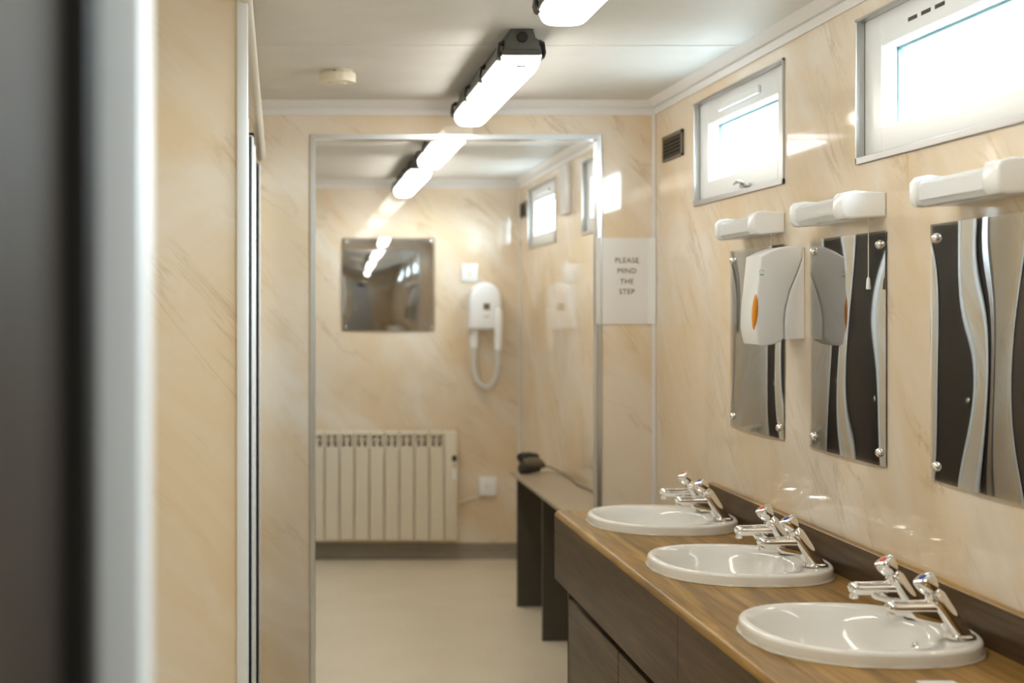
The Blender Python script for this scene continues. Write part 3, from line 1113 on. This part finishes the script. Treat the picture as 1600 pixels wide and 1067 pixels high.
for txt, yy in lines:
    tc = bpy.data.curves.new('lettering', 'FONT')
    tc.body = txt
    tc.align_x = 'CENTER'
    tc.align_y = 'CENTER'
    tc.size = 0.0255
    tc.space_character = 1.06
    to = bpy.data.objects.new('lettering', tc)
    COL.objects.link(to)
    bpy.context.view_layer.update()
    me = bpy.data.meshes.new_from_object(to.evaluated_get(bpy.context.evaluated_depsgraph_get()))
    bpy.data.objects.remove(to)
    me.transform(Matrix.Translation(((979 - 466) / 447.0, YP - 0.0042, CZ + (482 - yy) / 447.0)) @ Matrix.Rotation(PI / 2, 4, 'X'))
    me.materials.clear()
    me.materials.append(M['ink'])
    lo = bpy.data.objects.new('lettering', me)
    COL.objects.link(lo)
    lo.parent = r
    lo.matrix_parent_inverse = Matrix.Translation(r.location).inverted()

# ================================================================ FAR ROOM
# radiator
r = thing('electric_radiator', 'cream finned electric radiator low on the far wall', 'radiator', (0.4, YF, 0.12))
yf0 = YF - 0.105
rz0, rz1 = 0.118, 0.722
pit = 0.0833
xr = 0.883
xe = xr - 0.072
first = None
k = 0
while True:
    xb_ = xe - k * pit
    xa_ = xb_ - pit
    if xa_ < -0.20:
        break
    if first is None:
        bm = bmesh.new()
        add_box(bm, xa_ + 0.0025, xb_ - 0.0025, yf0, yf0 + 0.016, rz0, rz1 - 0.086, 0.005, 2)        # front plate
        add_box(bm, xa_ + 0.0025, xb_ - 0.0025, yf0 + 0.002, yf0 + 0.085, rz1 - 0.022, rz1, 0.004, 2)  # top cap
        add_box(bm, xa_ + 0.034, xb_ - 0.034, yf0 + 0.010, yf0 + 0.080, rz0 + 0.01, rz1 - 0.010)          # web
        add_box(bm, xa_ + 0.0025, xb_ - 0.0025, yf0 + 0.070, yf0 + 0.082, rz0 + 0.006, rz1 - 0.01)        # rear plate
        add_box(bm, xa_ + 0.0025, xa_ + 0.014, yf0 + 0.003, yf0 + 0.014, rz1 - 0.09, rz1 - 0.016)
        add_box(bm, xb_ - 0.014, xb_ - 0.0025, yf0 + 0.003, yf0 + 0.014, rz1 - 0.09, rz1 - 0.016)
        add_box(bm, xa_ + 0.020, xb_ - 0.020, yf0 + 0.008, yf0 + 0.018, rz1 - 0.050, rz1 - 0.040)
        first = obj('fin', bm, M['radiator'], r)
    else:
        c = first.copy()
        COL.objects.link(c)
        c.parent = r
        c.matrix_parent_inverse = Matrix.Translation(Vector((-k * pit, 0, 0)) - Vector(r.location))
    k += 1
pn = obj('control_panel', box(xe + 0.001, xr, yf0 - 0.004, yf0 + 0.09, rz0 + 0.004, rz1 + 0.002, 0.006, 2), M['radiator'], r, True)
obj('screen', box(xr - 0.030, xr - 0.005, yf0 - 0.0055, yf0, 0.557, 0.590, 0.001, 1), M['black'], pn)
obj('button', lathe([(0, 0.003), (0.004, 0.0025), (0.005, 0), (0, 0)], 14, Matrix.Translation((xr - 0.017, yf0 - 0.0035, 0.535)) @ Matrix.Rotation(PI / 2, 4, 'X')), M['dark'], pn)
obj('key_pad', box(xr - 0.030, xr - 0.005, yf0 - 0.0050, yf0, 0.455, 0.515, 0.001, 1), M['plastic'], pn)
obj('wall_bracket', box(0.0, 0.75, YF - 0.022, YF - 0.001, 0.35, 0.40), M['radiator'], r)

# socket and flex
r = thing('wall_socket', 'cream fused wall outlet to the right of the radiator', 'socket', (1.06, YF, 0.39))
obj('face_plate', box(1.012, 1.112, YF - 0.036, YF, 0.357, 0.460, 0.005, 2), M['plastic'], r, True)
obj('switch', box(1.048, 1.062, YF - 0.040, YF - 0.034, 0.400, 0.424, 0.002, 1), M['plastic2'], r)
pts = [(1.035, YF - 0.02, 0.362), (1.03, YF - 0.02, 0.345), (1.005, YF - 0.018, 0.348), (0.96, YF - 0.015, 0.335), (0.90, YF - 0.03, 0.318), (0.86, YF - 0.05, 0.315)]
obj('flex', tube(pts, 0.005, 8), M['cable'], r, True)

# fused spur above the hair dryer
r = thing('switch_plate', 'small square white plate above the wall hair dryer', 'switch', (0.96, YF, 1.6))
obj('face_plate', box(0.917, 1.008, YF - 0.012, YF, Zc(0.152), Zc(0.250), 0.003, 2), M['plastic'], r, True)
obj('rocker', box(0.955, 0.972, YF - 0.016, YF - 0.011, Zc(0.186), Zc(0.215), 0.002, 1), M['plastic2'], r)

# wall hair dryer
S2 = 2150 / (YF - 0.06)


def qx(p):
    return (p - 466) / S2


def qz(q):
    return CZ + (482 - q) / S2


r = thing('wall_hair_dryer', 'white wall-mounted hair dryer with looped hose in far room', 'hair dryer', (qx(756), YF, qz(516)))
hw = (qx(782) - qx(731)) / 2
hc = (qx(782) + qx(731)) / 2
out = [(hc - hw, qz(515)), (hc + hw, qz(515)), (hc + hw, qz(470))]
out += [(hc + hw * math.cos(a), qz(470) + (qz(441) - qz(470)) * math.sin(a)) for a in [PI * i / 16 for i in range(1, 16)]]
out += [(hc - hw, qz(470))]
bd = obj('dryer_body', prism(out, 'y', YF - 0.125, YF, 0.022, 4), M['plastic'], r, True)
obj('sensor_window', box(qx(753), qx(763), YF - 0.1265, YF - 0.12, qz(484), qz(474), 0.001, 1), M['dryertan'], bd)
obj('name_strip', box(qx(753), qx(762), YF - 0.1258, YF - 0.12, qz(496), qz(493)), M['hose'], bd)
obj('hose_socket', lathe([(0, 0), (0.022, 0), (0.024, 0.01), (0.024, 0.11), (0, 0.11)], 20, Matrix.Translation((qx(740.5), YF - 0.065, qz(543)))), M['plastic'], r, True)
obj('handle', tube([(qx(776), YF - 0.115, qz(546)), (qx(776), YF - 0.115, qz(535)), (qx(777), YF - 0.12, qz(500)), (qx(777), YF - 0.12, qz(486)), (qx(777), YF - 0.12, qz(482))], [0.021, 0.022, 0.023, 0.021, 0.012], 20), M['plastic'], r, True)
hp = []
cxm, rx_ = (740.5 + 776) / 2, (776 - 740.5) / 2
for i in range(9):
    hp.append((qx(740.5), YF - 0.065, qz(543 + 3.6 * i)))
for i in range(1, 40):
    a = PI + PI * i / 40
    hp.append((qx(cxm + rx_ * math.cos(a)), YF - 0.065 - 0.05 * i / 40, qz(572 - 33 * math.sin(a) * 1.0)))
for i in range(9):
    hp.append((qx(776), YF - 0.115, qz(572 - 3.25 * i)))
dense = []
for a, b in zip(hp, hp[1:]):
    for q in range(3):
        dense.append(Vector(a).lerp(Vector(b), q / 3))
obj('hose', tube(dense, [0.0195 + (0.0012 if i % 3 == 0 else -0.0006) for i in range(len(dense))], 16), M['hose'], r, True)

# square steel mirror on the far wall
r = thing('steel_mirror', 'square steel mirror on the far wall above the radiator', 'mirror', (0.508, YF, Zc(-0.126)))
mx0, mx1, mz0, mz1 = 0.249, 0.767, Zc(-0.126), Zc(0.396)
bm = bmesh.new()
g = []
for i in range(41):
    u = i / 40
    row = []
    for j in range(41):
        v = j / 40
        b = 0.0055 * math.sin(PI * u) ** 0.9 * (0.6 + 0.4 * math.sin(PI * v)) + 0.0014 * math.sin(2 * PI * (v * 0.8 + u * 0.5)) * math.sin(PI * u)
        b += 0.0042 * (1 - (2 * v - 1) ** 2)
        row.append(bm.verts.new((mx0 + (mx1 - mx0) * u, YF - 0.006 - b, mz0 + (mz1 - mz0) * v)))
    g.append(row)
for i in range(40):
    for j in range(40):
        bm.faces.new((g[i][j], g[i + 1][j], g[i + 1][j + 1], g[i][j + 1]))
bmesh.ops.solidify(bm, geom=bm.faces[:], thickness=0.0012)
obj('mirror_sheet', bm, M['mirror'], r, True)
for xx in (mx0 + 0.02, mx1 - 0.02):
    for zz in (mz0 + 0.02, mz1 - 0.02):
        obj('screw_cap', lathe([(0, 0.006), (0.006, 0.004), (0.008, 0), (0, -0.001)], 14, Matrix.Translation((xx, YF - 0.0075, zz)) @ Matrix.Rotation(PI / 2, 4, 'X')), M['chrome'], r, True)

# vanity shelf (bench) along the right wall of the far room
BH = 0.637
r = thing('dressing_bench', 'taupe laminate dressing shelf along the far room window wall', 'bench', (1.13, 5.7, 0))
obj('bench_top', box(1.005, XW - 0.004, 4.90, 6.53, BH - 0.018, BH, 0.003, 2), M['bench'], r)
for yy in (6.50, 5.83, 5.16):
    obj('leg_panel', box(1.032, XW - 0.03, yy - 0.018, yy, 0.0, BH - 0.018, 0.001, 1), M['benchleg'], r)

# hand hair dryer on the bench
r = thing('hand_hair_dryer', 'small dark hand dryer with trailing cord on the dressing shelf', 'hair dryer', (1.08, 6.42, BH))
zb = BH + 0.075
bar = [(1.030, 6.40, zb), (1.036, 6.405, zb), (1.075, 6.425, zb - 0.001), (1.11, 6.445, zb - 0.004), (1.125, 6.452, zb - 0.006)]
obj('barrel', tube(bar, [0.018, 0.024, 0.026, 0.022, 0.012], 18), M['dryerdark'], r, True)
obj('lower_barrel', tube([(1.026, 6.38, BH + 0.025), (1.032, 6.382, BH + 0.025), (1.075, 6.40, BH + 0.025), (1.125, 6.42, BH + 0.022)], [0.018, 0.024, 0.0245, 0.014], 18), M['dryerdark'], r, True)
obj('shroud', tube([(1.040, 6.395, BH + 0.050), (1.075, 6.412, BH + 0.051), (1.120, 6.43, BH + 0.044), (1.150, 6.44, BH + 0.034)], [0.026, 0.030, 0.028, 0.014], 18), M['dryertan'], r, True)
cd = [(1.145, 6.44, BH + 0.035), (1.18, 6.43, BH + 0.025), (1.215, 6.40, BH + 0.008), (1.225, 6.2, BH + 0.0045), (1.21, 5.95, BH + 0.0045), (1.23, 5.75, BH + 0.0045), (1.20, 5.55, BH + 0.0045), (1.215, 5.3, BH + 0.0045)]
obj('cord', tube(cd, 0.004, 8), M['dryertan'], r, True)

# white box between the far room windows
r = thing('wall_box', 'white plastic box on wall between the far room windows', 'box', (XW, 6.38, Zc(0.44)))
obj('box_body', box(XW - 0.022, XW, 6.29, 6.47, Zc(0.435), Zc(0.665), 0.006, 2), M['plastic'], r, True)
obj('box_lid', box(XW - 0.026, XW - 0.021, 6.31, 6.37, Zc(0.46), Zc(0.64), 0.002, 1), M['upvc'], r)
